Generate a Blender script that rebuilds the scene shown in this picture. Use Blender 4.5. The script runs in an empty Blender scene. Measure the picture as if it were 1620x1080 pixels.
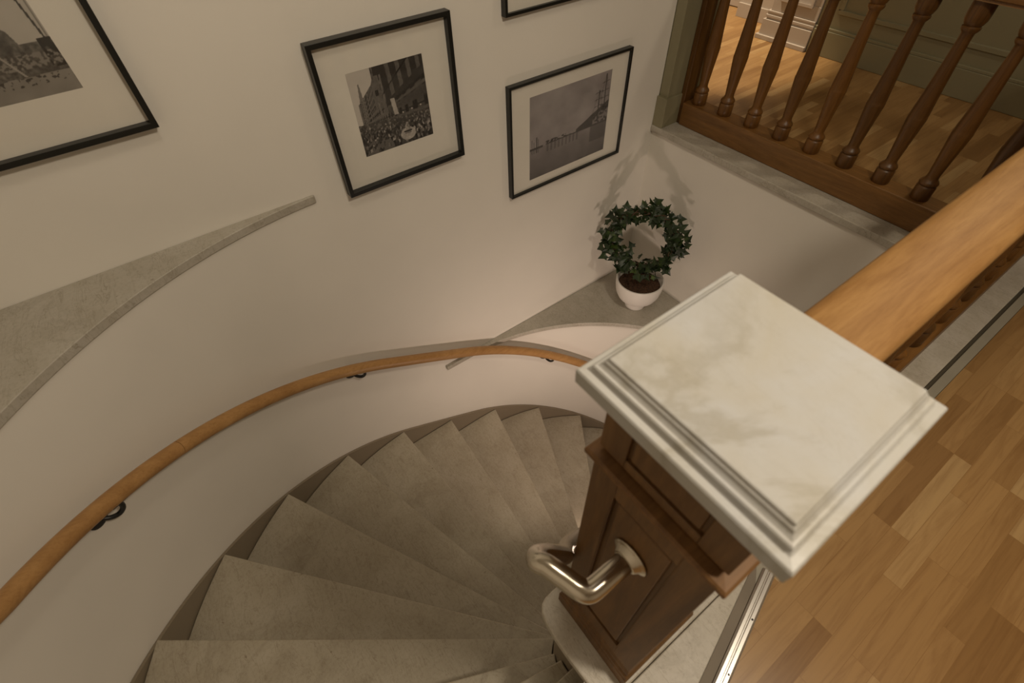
import bpy, bmesh, math, random
import numpy as np
from mathutils import Vector, Matrix

random.seed(7)
rng = np.random.RandomState(11)
C = bpy.context.scene.collection
sc = bpy.context.scene

# ------------------------------------------------------------------ camera
R = [[0.8050772202599343, -0.5926292582144763, -0.025322553715939573],
     [-0.4623389944919479, -0.6001908062547882, -0.6526972117814155],
     [0.37160910052192164, 0.5371792609505572, -0.7571955612745638]]
EYE = (0.0, 0.0, 1.6)
cd = bpy.data.cameras.new('camera'); cam = bpy.data.objects.new('camera', cd); C.objects.link(cam)
cd.sensor_fit = 'HORIZONTAL'; cd.sensor_width = 36.0; cd.lens = 778.0123 / 1620.0 * 36.0
cd.clip_start = 0.02
M = Matrix(((R[0][0], -R[1][0], -R[2][0], EYE[0]), (R[0][1], -R[1][1], -R[2][1], EYE[1]),
            (R[0][2], -R[1][2], -R[2][2], EYE[2]), (0, 0, 0, 1)))
cam.matrix_world = M
sc.camera = cam
cd.dof.use_dof = True; cd.dof.focus_distance = 3.0; cd.dof.aperture_fstop = 4.0

# ------------------------------------------------------------------ light
w = bpy.data.worlds.new('world'); sc.world = w; w.use_nodes = True
w.node_tree.nodes['Background'].inputs[0].default_value = (1.0, 0.86, 0.68, 1)
w.node_tree.nodes['Background'].inputs[1].default_value = 0.03
vs = sc.view_settings
vs.view_transform = 'Standard'; vs.look = 'None'; vs.gamma = 1.0; vs.exposure = 0.0; vs.use_curve_mapping = False

def lamp(name, kind, loc, energy, col, size=0.3, target=None, spread=None):
    l = bpy.data.lights.new(name, kind); l.energy = energy; l.color = col
    if kind == 'AREA':
        l.shape = 'DISK'; l.size = size
        if spread: l.spread = spread
    else:
        l.shadow_soft_size = size
    o = bpy.data.objects.new(name, l); C.objects.link(o); o.location = loc
    if target is not None:
        d = Vector(target) - Vector(loc); o.rotation_euler = d.to_track_quat('-Z', 'Y').to_euler()
    return o
# ceiling lamp over the landing / hall, lamp in the stairwell below, lamp in the room beyond the hall; plus two added fills
lamp('ceiling_lamp', 'AREA', (0.95, -0.75, 2.8), 36, (1.0, 0.86, 0.67), 0.35, (0.4, 0.5, 0))
lamp('stair_ceiling_lamp', 'AREA', (0.5, 0.7, 2.85), 7, (1.0, 0.86, 0.67), 0.5, (0.3, 1.0, 0))
lamp('stairwell_lamp', 'AREA', (1.15, 0.42, -1.30), 6.2, (1.0, 0.77, 0.62), 0.16, (1.75, 2.1, -1.5), math.radians(130))
lamp('lower_floor_fill', 'POINT', (1.2, 0.7, -2.45), 5.5, (1.0, 0.77, 0.62), 0.15)  # added fill from below, makes up for the dimmed stairwell lamp
far = lamp('far_room_downlight', 'SPOT', (4.25, 3.55, 2.8), 400, (1.0, 0.80, 0.56), 0.06, (4.25, 3.30, 0))
lamp('hall_fill_light', 'AREA', (3.7, 0.4, 2.8), 9.5, (1.0, 0.84, 0.62), 0.3, (3.9, 0.9, 0))  # general fill added to lift the dark hall, not a known fixture
far.data.spot_size = math.radians(56); far.data.spot_blend = 0.35

# ------------------------------------------------------------------ node helpers
def mat(name):
    m = bpy.data.materials.new(name); m.use_nodes = True
    nt = m.node_tree; b = nt.nodes['Principled BSDF']
    return m, nt, b
def lk(nt, a, b): nt.links.new(a, b)
def coords(nt, scale=(1, 1, 1), rot=(0, 0, 0)):
    tc = nt.nodes.new('ShaderNodeTexCoord'); mp = nt.nodes.new('ShaderNodeMapping')
    mp.inputs['Scale'].default_value = scale; mp.inputs['Rotation'].default_value = rot
    lk(nt, tc.outputs['Object'], mp.inputs[0]); return mp.outputs[0]
def noise(nt, vec, scale, detail=4, rough=0.55, dist=0.0):
    n = nt.nodes.new('ShaderNodeTexNoise'); n.inputs['Scale'].default_value = scale
    n.inputs['Detail'].default_value = detail; n.inputs['Roughness'].default_value = rough
    n.inputs['Distortion'].default_value = dist
    lk(nt, vec, n.inputs['Vector']); return n.outputs['Fac']
def ramp(nt, fac, stops):
    r = nt.nodes.new('ShaderNodeValToRGB'); e = r.color_ramp.elements
    while len(e) < len(stops): e.new(0.5)
    for i, (p, c) in enumerate(stops):
        e[i].position = p; e[i].color = (c[0], c[1], c[2], 1)
    lk(nt, fac, r.inputs[0]); return r.outputs[0]
def mix(nt, a, b, fac, mode='MIX'):
    m = nt.nodes.new('ShaderNodeMix'); m.data_type = 'RGBA'; m.blend_type = mode
    for sock, v in ((m.inputs[0], fac), (m.inputs[6], a), (m.inputs[7], b)):
        if hasattr(v, 'links'): lk(nt, v, sock)
        elif isinstance(v, tuple): sock.default_value = (v[0], v[1], v[2], 1)
        else: sock.default_value = v
    return m.outputs[2]
def bump(nt, b, h, strength=0.2, dist=0.002):
    n = nt.nodes.new('ShaderNodeBump'); n.inputs['Strength'].default_value = strength
    n.inputs['Distance'].default_value = dist; lk(nt, h, n.inputs['Height']); lk(nt, n.outputs[0], b.inputs['Normal'])
def plain(name, col, rough=0.5, metal=0.0, nz=0.0):
    m, nt, b = mat(name)
    v = coords(nt)
    n = noise(nt, v, 6, 5)
    c2 = tuple(x * (1 - nz) for x in col)
    lk(nt, ramp(nt, n, [(0.3, c2), (0.7, col)]), b.inputs['Base Color'])
    b.inputs['Roughness'].default_value = rough; b.inputs['Metallic'].default_value = metal
    return m

def m_wall(name, col, nz=0.05, rough=0.6):
    m, nt, b = mat(name); v = coords(nt)
    a = noise(nt, v, 1.3, 3)
    c2 = tuple(x * (1 - nz) for x in col)
    lk(nt, ramp(nt, a, [(0.35, c2), (0.65, col)]), b.inputs['Base Color'])
    b.inputs['Roughness'].default_value = rough
    bump(nt, b, noise(nt, v, 240, 3), 0.12, 0.001)
    return m

def m_marble(name, base, vein, vs1=3.0, dirt=0.35, rough=0.35, warm=(0.60, 0.54, 0.40), fine=1.0):
    m, nt, b = mat(name); v = coords(nt)
    n1 = noise(nt, v, vs1, 6, 0.62, 1.3)
    veins = ramp(nt, n1, [(0.44, (0, 0, 0)), (0.495, (1, 1, 1)), (0.505, (1, 1, 1)), (0.56, (0, 0, 0))])
    n2 = noise(nt, v, vs1 * 2.3, 5, 0.6, 0.6)
    clouds = ramp(nt, n2, [(0.40, (0, 0, 0)), (0.72, (1, 1, 1))])
    c = mix(nt, base, warm, clouds)
    n0 = noise(nt, v, vs1 * 0.8, 2)
    msk = ramp(nt, n0, [(0.46, (0, 0, 0)), (0.62, (1, 1, 1))])
    vf = mix(nt, (0, 0, 0), veins, msk)
    mm = nt.nodes.new('ShaderNodeMath'); mm.operation = 'MULTIPLY'; lk(nt, vf, mm.inputs[0]); mm.inputs[1].default_value = dirt
    c = mix(nt, c, vein, mm.outputs[0])
    n3 = noise(nt, v, 70, 4, 0.7)
    sp = ramp(nt, n3, [(0.34, (0.72, 0.70, 0.65)), (0.52, (1, 1, 1))])
    c = mix(nt, c, sp, 0.42 * fine, 'MULTIPLY')
    n4 = noise(nt, v, 28, 3, 0.7)
    sp2 = ramp(nt, n4, [(0.24, (0.45, 0.40, 0.33)), (0.31, (1, 1, 1))])
    c = mix(nt, c, sp2, 0.8 * fine, 'MULTIPLY')
    n5 = noise(nt, coords(nt, (5.0, 1.0, 1.0), (0, 0, -0.25)), 4.0, 7, 0.66, 1.1)
    sc5 = ramp(nt, n5, [(0.490, (1, 1, 1)), (0.499, (0.50, 0.44, 0.35)), (0.508, (1, 1, 1))])
    c = mix(nt, c, sc5, 0.68 * fine, 'MULTIPLY')
    n6 = noise(nt, v, 5.5, 5, 0.7)
    c = mix(nt, c, ramp(nt, n6, [(0.35, (0.88, 0.86, 0.82)), (0.6, (1, 1, 1))]), 0.8 * fine, 'MULTIPLY')
    lk(nt, c, b.inputs['Base Color']); b.inputs['Roughness'].default_value = rough
    bump(nt, b, n3, 0.08, 0.001)
    return m

def m_wood(name, dark, light, axis='x', rough=0.38, sc_=1.0, vary=0.0):
    m, nt, b = mat(name)
    s = {'x': (1.2, 14, 14), 'y': (14, 1.2, 14), 'z': (14, 14, 1.2)}[axis]
    v = coords(nt, tuple(k * sc_ for k in s))
    n1 = noise(nt, v, 1.6, 8, 0.65, 1.6)
    c = ramp(nt, n1, [(0.25, dark), (0.5, tuple((a + b_) / 2 for a, b_ in zip(dark, light))), (0.72, light)])
    v2 = coords(nt, tuple(k * sc_ * 5 for k in s))
    n2 = noise(nt, v2, 3.0, 4, 0.7)
    g = ramp(nt, n2, [(0.3, (0.72, 0.66, 0.58)), (0.55, (1, 1, 1))])
    c = mix(nt, c, g, 0.6, 'MULTIPLY')
    n3 = noise(nt, coords(nt), 3.0, 3)
    c = mix(nt, c, ramp(nt, n3, [(0.3, (0.78, 0.70, 0.60)), (0.65, (1, 1, 1))]), 0.7, 'MULTIPLY')
    if vary:
        oi = nt.nodes.new('ShaderNodeObjectInfo')
        c = mix(nt, c, ramp(nt, oi.outputs['Random'], [(0, (1 - vary,) * 3), (1, (1.1, 1.08, 1.0))]), 1.0, 'MULTIPLY')
    lk(nt, c, b.inputs['Base Color']); b.inputs['Roughness'].default_value = rough
    bump(nt, b, n2, 0.06, 0.001)
    return m

def m_parquet(name, bright=1.0):
    m, nt, b = mat(name)
    v = coords(nt)
    br = nt.nodes.new('ShaderNodeTexBrick'); lk(nt, v, br.inputs['Vector'])
    br.offset = 0.37; br.offset_frequency = 3; br.squash = 1.0
    i = br.inputs
    i['Color1'].default_value = (0, 0, 0, 1); i['Color2'].default_value = (1, 1, 1, 1); i['Mortar'].default_value = (0.5, 0.5, 0.5, 1)
    i['Scale'].default_value = 1.0; i['Mortar Size'].default_value = 0.0006; i['Mortar Smooth'].default_value = 0.2
    i['Bias'].default_value = 0.0; i['Brick Width'].default_value = 0.43; i['Row Height'].default_value = 0.0575
    c = ramp(nt, br.outputs['Color'], [(0.0, (0.27 * bright, 0.145 * bright, 0.050 * bright)), (0.3, (0.36 * bright, 0.208 * bright, 0.080 * bright)),
                                       (0.75, (0.41 * bright, 0.245 * bright, 0.098 * bright)), (1.0, (0.49 * bright, 0.33 * bright, 0.155 * bright))])
    # grain, shifted per stave
    comb = nt.nodes.new('ShaderNodeVectorMath'); comb.operation = 'MULTIPLY_ADD'
    lk(nt, br.outputs['Color'], comb.inputs[0]); comb.inputs[1].default_value = (7, 13, 5); 
    v3 = coords(nt, (2.0, 26, 1)); lk(nt, v3, comb.inputs[2])
    g1 = noise(nt, comb.outputs[0], 1.6, 7, 0.62, 1.2)
    gr = ramp(nt, g1, [(0.3, (0.62, 0.52, 0.42)), (0.55, (1, 1, 1)), (0.75, (1.1, 1.08, 1.0))])
    c = mix(nt, c, gr, 0.55, 'MULTIPLY')
    line = ramp(nt, br.outputs['Fac'], [(0, (1, 1, 1)), (1, (0.68, 0.60, 0.50))])
    c = mix(nt, c, line, 0.8, 'MULTIPLY')
    lk(nt, c, b.inputs['Base Color']); b.inputs['Roughness'].default_value = 0.33
    return m

MT = {}
MT['wall'] = m_wall('white_wall_paint', (0.80, 0.765, 0.70))
MT['skirt'] = m_wall('grey_skirt_paint', (0.25, 0.205, 0.145), 0.06)
MT['green'] = m_wall('grey_green_paint', (0.255, 0.230, 0.140), 0.06, 0.5)
MT['lilac'] = m_wall('greige_trim_paint', (0.50, 0.44, 0.38), 0.05, 0.4)
MT['ceil'] = m_wall('ceiling_paint', (0.75, 0.72, 0.66), 0.03)
MT['cap'] = m_marble('cap_marble', (0.50, 0.505, 0.505), (0.28, 0.25, 0.18), 2.6, 0.42, 0.34, (0.475, 0.455, 0.40), 0.2)
MT['tread'] = m_marble('worn_tread_marble', (0.455, 0.410, 0.325), (0.27, 0.23, 0.165), 2.6, 0.30, 0.5, (0.415, 0.37, 0.285), 1.0)
MT['ledge'] = m_marble('grey_ledge_marble', (0.50, 0.47, 0.41), (0.33, 0.30, 0.25), 3.2, 0.30, 0.45, (0.46, 0.43, 0.37), 1.0)
MT['slab'] = m_marble('landing_marble', (0.60, 0.56, 0.49), (0.36, 0.32, 0.26), 4.0, 0.30, 0.4, (0.55, 0.51, 0.43), 0.9)
MT['stone'] = plain('brown_stone', (0.235, 0.195, 0.145), 0.6, 0, 0.12)
MT['stone2'] = plain('grey_stone', (0.38, 0.35, 0.28), 0.55, 0, 0.12)
MT['shadow_groove'] = plain('slab_foot_shadow', (0.09, 0.075, 0.05), 0.8, 0, 0.1)  # dark tone painted in for the shadow line along the slab
MT['rail'] = m_wood('honey_oak_x', (0.27, 0.135, 0.042), (0.42, 0.24, 0.088), 'x', 0.45)
MT['brown_z'] = m_wood('walnut_z', (0.095, 0.046, 0.014), (0.225, 0.118, 0.040), 'z', 0.5, 0.8)
MT['collar'] = m_wood('collar_wood', (0.13, 0.062, 0.018), (0.25, 0.125, 0.040), 'x', 0.6)
MT['brown_x'] = m_wood('brown_x', (0.14, 0.066, 0.018), (0.29, 0.145, 0.042), 'x', 0.42)
MT['brown_y'] = m_wood('brown_y', (0.14, 0.066, 0.018), (0.27, 0.135, 0.038), 'y', 0.42)
MT['baluster'] = m_wood('baluster_wood', (0.085, 0.036, 0.008), (0.26, 0.118, 0.026), 'z', 0.40, vary=0.5)
MT['round'] = m_wood('handrail_beech', (0.36, 0.19, 0.062), (0.50, 0.285, 0.105), 'x', 0.45, 0.5)
MT['floor'] = m_parquet('parquet_floor')
MT['black'] = plain('black_lacquer', (0.012, 0.012, 0.012), 0.4, 0, 0.1)
MT['frame'] = plain('black_frame_lacquer', (0.009, 0.010, 0.009), 0.35, 0, 0.2)
MT['mat'] = plain('cream_mat_board', (0.74, 0.705, 0.63), 0.8, 0, 0.03)
MT['chrome'] = plain('polished_metal', (0.60, 0.55, 0.46), 0.20, 1.0, 0.05)
MT['alu'] = plain('aluminium_strip', (0.82, 0.80, 0.76), 0.32, 1.0, 0.05)
MT['pot'] = plain('white_ceramic', (0.82, 0.79, 0.75), 0.4, 0, 0.02)
MT['stem'] = plain('ivy_stem', (0.09, 0.055, 0.025), 0.7, 0, 0.2)
# soil
m, nt, b = mat('pot_soil'); v = coords(nt)
lk(nt, ramp(nt, noise(nt, v, 90, 4, 0.7), [(0.35, (0.015, 0.009, 0.005)), (0.7, (0.14, 0.065, 0.03))]), b.inputs['Base Color'])
b.inputs['Roughness'].default_value = 0.95; bump(nt, b, noise(nt, v, 90, 4), 0.8, 0.01); MT['soil'] = m
# leaves
m, nt, b = mat('ivy_leaf'); v = coords(nt)
lk(nt, ramp(nt, noise(nt, v, 14, 3), [(0.35, (0.008, 0.019, 0.004)), (0.58, (0.018, 0.040, 0.008)), (0.74, (0.075, 0.12, 0.022))]), b.inputs['Base Color'])
b.inputs['Roughness'].default_value = 0.42; MT['leaf'] = m
# vertex-coloured print
m, nt, b = mat('photo_print'); a = nt.nodes.new('ShaderNodeVertexColor'); a.layer_name = 'print'
lk(nt, a.outputs[0], b.inputs['Base Color']); b.inputs['Roughness'].default_value = 0.5; MT['print'] = m
# picture glass: clear pane with a faint reflection
m, nt, b = mat('picture_glass'); nt.nodes.remove(b)
tr = nt.nodes.new('ShaderNodeBsdfTransparent'); gl = nt.nodes.new('ShaderNodeBsdfGlossy'); gl.inputs['Roughness'].default_value = 0.04
lw = nt.nodes.new('ShaderNodeLayerWeight'); lw.inputs[0].default_value = 0.5
pw = nt.nodes.new('ShaderNodeMath'); pw.operation = 'POWER'; lk(nt, lw.outputs['Facing'], pw.inputs[0]); pw.inputs[1].default_value = 5.0
fr = nt.nodes.new('ShaderNodeMath'); fr.operation = 'MULTIPLY_ADD'; lk(nt, pw.outputs[0], fr.inputs[0]); fr.inputs[1].default_value = 0.6; fr.inputs[2].default_value = 0.03
ms = nt.nodes.new('ShaderNodeMixShader'); lk(nt, fr.outputs[0], ms.inputs[0]); lk(nt, tr.outputs[0], ms.inputs[1]); lk(nt, gl.outputs[0], ms.inputs[2])
lk(nt, ms.outputs[0], nt.nodes['Material Output'].inputs[0]); MT['glass'] = m

# ------------------------------------------------------------------ mesh helpers
def obj(name, verts, faces, material, parent=None, smooth=False, bevel=0, seg=2):
    me = bpy.data.meshes.new(name); me.from_pydata([tuple(map(float, p)) for p in verts], [], faces)
    bm = bmesh.new(); bm.from_mesh(me); bmesh.ops.remove_doubles(bm, verts=bm.verts, dist=1e-6)
    bmesh.ops.recalc_face_normals(bm, faces=bm.faces); bm.to_mesh(me); bm.free()
    if material is not None: me.materials.append(material)
    if smooth:
        me.shade_smooth()
    o = bpy.data.objects.new(name, me); C.objects.link(o)
    if bevel:
        bv = o.modifiers.new('bevel', 'BEVEL'); bv.width = bevel; bv.segments = seg; bv.limit_method = 'ANGLE'; bv.angle_limit = math.radians(40)
        bv.harden_normals = True
    if smooth and smooth != 'all':
        me.set_sharp_from_angle(angle=math.radians(42))
    if parent is not None: attach(o, parent)
    return o
def attach(o, parent):
    o.parent = parent
    o.matrix_parent_inverse = Matrix.Translation(-Vector(world_loc(parent)))
def world_loc(o):
    v = Vector(o.location)
    return v
class G:
    """collects pieces into one mesh"""
    def __init__(s): s.v = []; s.f = []
    def add(s, v, f):
        n = len(s.v); s.v += [tuple(p) for p in v]; s.f += [tuple(i + n for i in q) for q in f]; return s
    def box(s, x0, x1, y0, y1, z0, z1):
        v = [(x, y, z) for z in (z0, z1) for y in (y0, y1) for x in (x0, x1)]
        return s.add(v, [(0, 1, 3, 2), (4, 6, 7, 5), (0, 4, 5, 1), (2, 3, 7, 6), (0, 2, 6, 4), (1, 5, 7, 3)])
    def prism(s, pts, z0, z1):
        n = len(pts)
        v = [(p[0], p[1], z0) for p in pts] + [(p[0], p[1], z1) for p in pts]
        return s.add(v, [tuple(range(n))[::-1], tuple(range(n, 2 * n))] + [(i, (i + 1) % n, n + (i + 1) % n, n + i) for i in range(n)])
    def tube(s, pts, r, n=14, caps=True):
        P = [Vector(p) for p in pts]; rings = []; up = None
        for i, p in enumerate(P):
            t = (P[min(i + 1, len(P) - 1)] - P[max(i - 1, 0)]).normalized()
            if up is None:
                up = t.orthogonal().normalized()
            else:
                up = (up - t * up.dot(t)).normalized()
            b_ = t.cross(up); rr = r[i] if isinstance(r, (list, tuple)) else r
            rings.append([p + (up * math.cos(2 * math.pi * k / n) + b_ * math.sin(2 * math.pi * k / n)) * rr for k in range(n)])
        v = [q for rg in rings for q in rg]
        f = [(i * n + k, i * n + (k + 1) % n, (i + 1) * n + (k + 1) % n, (i + 1) * n + k) for i in range(len(P) - 1) for k in range(n)]
        if caps: f += [tuple(range(n))[::-1], tuple(range((len(P) - 1) * n, len(P) * n))]
        return s.add(v, f)
    def lathe(s, prof, c=(0, 0), n=28, caps=True):
        v = [(c[0] + r * math.cos(2 * math.pi * k / n), c[1] + r * math.sin(2 * math.pi * k / n), z) for r, z in prof for k in range(n)]
        m_ = len(prof)
        f = [(i * n + k, i * n + (k + 1) % n, (i + 1) * n + (k + 1) % n, (i + 1) * n + k) for i in range(m_ - 1) for k in range(n)]
        if caps: f += [tuple(range(n))[::-1], tuple(range((m_ - 1) * n, m_ * n))]
        return s.add(v, f)
    def sqlathe(s, prof, c, hx, hy):
        """stacked rectangular rings: prof = (outset, z)"""
        v = []
        for d, z in prof:
            v += [(c[0] - hx - d, c[1] - hy - d, z), (c[0] + hx + d, c[1] - hy - d, z), (c[0] + hx + d, c[1] + hy + d, z), (c[0] - hx - d, c[1] + hy + d, z)]
        m_ = len(prof)
        f = [(i * 4 + k, i * 4 + (k + 1) % 4, (i + 1) * 4 + (k + 1) % 4, (i + 1) * 4 + k) for i in range(m_ - 1) for k in range(4)]
        f += [(0, 1, 2, 3), tuple(range((m_ - 1) * 4, m_ * 4))]
        return s.add(v, f)
    def build(s, name, material, parent=None, **k): return obj(name, s.v, s.f, material, parent, **k)
def tag(o, label, cat, group=None, kind=None):
    o['label'] = label; o['category'] = cat
    if group: o['group'] = group
    if kind: o['kind'] = kind
    return o
def thing(name, loc, label, cat, group=None):
    o = bpy.data.objects.new(name, None); C.objects.link(o); o.location = loc; o.empty_display_size = 0.1
    return tag(o, label, cat, group)
def struct(o, label=None, cat='structure'):
    o['kind'] = 'structure'
    if label: o['label'] = label; o['category'] = cat
    return o
def dup(o, parent, delta):
    c = o.copy(); C.objects.link(c); c.parent = parent
    c.location = Vector(o.location) + Vector(delta); c.matrix_parent_inverse = o.matrix_parent_inverse.copy()
    return c
def smoothpath(ctrl, n=10):
    P = [Vector(p) for p in ctrl]; P = [P[0] * 2 - P[1]] + P + [P[-1] * 2 - P[-2]]; out = []
    for i in range(1, len(P) - 2):
        for k in range(n):
            t = k / n
            out.append(0.5 * ((2 * P[i]) + (-P[i - 1] + P[i + 1]) * t + (2 * P[i - 1] - 5 * P[i] + 4 * P[i + 1] - P[i + 2]) * t * t + (-P[i - 1] + 3 * P[i] - 3 * P[i + 1] + P[i + 2]) * t ** 3))
    out.append(P[-2]); return out

# ------------------------------------------------------------------ stairwell plan
YB = 2.13                                        # back wall
CL, RL = (0.49, 0.30), 1.83                      # left arc
CR, RR = (1.06, 0.51), 1.62                      # right arc
XW = 2.72                                        # wall under the far balustrade
XL = CL[0] - RL                                  # left wall (-1.34)
LIN = CR[0] - CL[0]
def pt(s, off=0.0):
    """plan point at arc length s (0 = end of left arc), off = distance in from the wall"""
    if s < 0:
        th = math.pi / 2 - s / RL
        if th <= math.pi: return (CL[0] + (RL - off) * math.cos(th), CL[1] + (RL - off) * math.sin(th))
        return (XL + off, CL[1] - (th - math.pi) * RL)
    if s <= LIN: return (CL[0] + s, YB - off)
    th = math.pi / 2 - (s - LIN) / RR
    if th >= 0: return (CR[0] + (RR - off) * math.cos(th), CR[1] + (RR - off) * math.sin(th))
    return (CR[0] + RR - off, CR[1] + th * RR)
S0 = -RL * math.pi / 2; S1 = LIN + RR * math.pi / 2
ZB, ZT = -3.93, 2.9

# back wall and curved stair wall: one continuous surface
g = G()
def quad(g, a, b, z0, z1): g.add([(a[0], a[1], z0), (b[0], b[1], z0), (b[0], b[1], z1), (a[0], a[1], z1)], [(0, 1, 2, 3)])
quad(g, (XL, YB), (CL[0], YB), 0.332, ZT); quad(g, (CL[0], YB), (CR[0], YB), ZB, ZT); quad(g, (CR[0], YB), (XW, YB), -1.285, ZT)
struct(g.build('wall_back', MT['wall']))
g = G(); N = 60
L = [pt(S0 + (0 - S0) * i / N) for i in range(N + 1)]; L = [(XL, -2.6)] + L
for a, b_ in zip(L[:-1], L[1:]): quad(g, a, b_, ZB, 0.334)
struct(g.build('wall_curved_left', MT['wall'], smooth=True))
g = G(); L = [pt(LIN + (S1 - LIN) * i / N) for i in range(N + 1)] + [(CR[0] + RR, -2.6)]
for a, b_ in zip(L[:-1], L[1:]): quad(g, a, b_, ZB, -1.283)
struct(g.build('wall_curved_right', MT['wall'], smooth=True))
g = G(); quad(g, (XW, -2.6), (XW, YB), -1.285, -0.04); struct(g.build('wall_right', MT['wall']))
g = G(); quad(g, (XL, -2.6), (XL, YB), 0.332, ZT); struct(g.build('wall_left', MT['wall']))
g = G(); g.box(XL, 6.3, -2.72, -2.6, ZB, ZT); struct(g.build('wall_front', MT['wall']))
g = G(); g.box(XL - .1, 6.3, -2.7, 5.4, ZT, ZT + .1); struct(g.build('ceiling', MT['ceil']))
g = G(); g.box(XL - .1, 3.0, -2.7, 2.2, ZB - .1, ZB); struct(g.build('floor_lower', MT['slab']))
g = G(); quad(g, (1.262, 0.25), (XW, 0.25), -0.34, -0.045); g.box(1.262, XW - .001, -2.6, 0.25, -0.36, -0.34)
struct(g.build('wall_fascia', MT['wall']))

# skirting that climbs the curved wall
sk = np.array([(-1.996, -.737), (-1.76, -.868), (-1.535, -.974), (-1.255, -1.104), (-.913, -1.307), (-.486, -1.481), (-.058, -1.697),
               (.327, -1.871), (.788, -2.17), (1.226, -2.388), (1.63, -2.601), (1.82, -2.713)])
pf = np.polyfit(sk[:, 0], sk[:, 1], 3)
def zsk(s):
    if s > 1.82: return np.polyval(pf, 1.82) - (s - 1.82) * 0.53
    if s < -1.996: return np.polyval(pf, -1.996) - (s + 1.996) * 0.50
    return np.polyval(pf, s)
g = G(); n = 120; rows = []
for i in range(n + 1):
    s = S0 - 0.2 + (S1 + 0.1 - S0 + .2) * i / n; z = zsk(s); a = pt(s, 0.002); b_ = pt(s, 0.017)
    zb = max(z - 0.42, ZB); z = max(z, ZB + .08)
    rows.append([(a[0], a[1], z), (b_[0], b_[1], z), (b_[0], b_[1], zb), (a[0], a[1], zb)])
v = [q for r_ in rows for q in r_]
f = [(4 * i + k, 4 * i + (k + 1) % 4, 4 * i + 4 + (k + 1) % 4, 4 * i + 4 + k) for i in range(n) for k in range(4)] + [(0, 1, 2, 3), (4 * n, 4 * n + 1, 4 * n + 2, 4 * n + 3)]
g.add(v, f); struct(g.build('baseboard_stair', MT['skirt'], smooth=True))

# ------------------------------------------------------------------ staircase
stair = thing('staircase', (0.5, 0.3, ZB), 'curved staircase of worn pale marble treads winding down around the newel post', 'staircase')
K0, K1, KR = (0.41, 0.12), (1.10, 0.12), 0.15    # inner core: a stadium
def core_dist(x, y):
    cx = min(max(x, K0[0]), K1[0]); return math.hypot(x - cx, y - 0.12) - KR
def march(p, d, fn, t1=6.0):
    t = 0.0; last = fn(p[0], p[1])
    while t < t1:
        t += 0.004; c = fn(p[0] + d[0] * t, p[1] + d[1] * t)
        if (c > 0) != (last > 0): return (p[0] + d[0] * t, p[1] + d[1] * t)
        last = c
    return (p[0] + d[0] * t1, p[1] + d[1] * t1)
def wall_s(x, y):
    if x < CL[0]:
        if y < CL[1]: return S0 - (CL[1] - y)
        return -(math.atan2(y - CL[1], x - CL[0]) - math.pi / 2) * RL
    if x > CR[0]: return LIN + (math.pi / 2 - math.atan2(y - CR[1], x - CR[0])) * RR
    return x - CL[0]
def wall_dist(x, y):
    if x < CL[0]:
        if y < CL[1]: return XL - x
        return math.hypot(x - CL[0], y - CL[1]) - RL
    if x > CR[0]: return (math.hypot(x - CR[0], y - CR[1]) - RR) if y > CR[1] else x - CR[0] - RR
    return y - YB
OFF = 0.022
# nosing lines: (outer x, outer y, direction angle, z) from the landing down
noses = [(None, None, 180, -0.2), (None, None, 168, -0.4), (None, None, 156.3, -0.6), (-1.022, 1.260, 143.6, -0.80), (-0.751, 1.583, 131.0, -1.027),
         (-0.405, 1.850, 118.2, -1.25), (-0.005, 2.018, 106.4, -1.475), (0.417, 2.090, 94.4, -1.695), (0.813, 2.094, 86.5, -1.915),
         (1.235, 2.073, 78.0, -2.14), (1.646, 1.960, 67.1, -2.37), (2.009, 1.759, 56.5, -2.595),
         (None, None, 45, -2.82), (None, None, 33, -3.04), (None, None, 21, -3.265), (None, None, 9, -3.49), (None, None, -4, -3.71)]
NL = []
piv = [(0.5, 0.10)] * 8 + [(1.05, 0.2)] * 20
for i, (ox, oy, a, z) in enumerate(noses):
    a = math.radians(a); d = (math.cos(a), math.sin(a))
    if ox is None: ox, oy = piv[i]
    else: ox, oy = ox - d[0] * 0.5, oy - d[1] * 0.5
    outer = march((ox, oy), d, lambda x, y: wall_dist(x, y) + OFF, 4)
    # inner: walk back from the outer end until the core (or closest approach) is met
    p = outer; best = None; t = 0; bd = 9
    while t < 3:
        q = (outer[0] - d[0] * t, outer[1] - d[1] * t); cdv = core_dist(*q)
        if cdv < bd: bd = cdv; best = q
        if cdv < 0.004: break
        t += 0.004
    NL.append((outer, best, z, a))
# landing nosing
a = math.radians(192); d = (math.cos(a), math.sin(a))
lout = march((0.5, 0.1), d, lambda x, y: wall_dist(x, y) + OFF, 4)
linn = (0.5 + d[0] * 0.25, 0.1 + d[1] * 0.25)
def arc_between(pa, pb, off):
    sa, sb = wall_s(*pa), wall_s(*pb); n_ = max(3, int(abs(sb - sa) / 0.06))
    return [pt(sa + (sb - sa) * i / n_, off) for i in range(n_ + 1)]
def core_between(pa, pb):
    # follow the inner core boundary from pa to pb
    out = []
    for i in range(7):
        t = i / 6; x = pa[0] + (pb[0] - pa[0]) * t; y = pa[1] + (pb[1] - pa[1]) * t
        cx = min(max(x, K0[0]), K1[0]); dx, dy = x - cx, y - 0.12; l = math.hypot(dx, dy) or 1
        out.append((cx + dx / l * (KR + 0.003), 0.12 + dy / l * (KR + 0.003)))
    return out
TH = 0.042
prev = (lout, linn, 0.0, math.radians(192))
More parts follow.
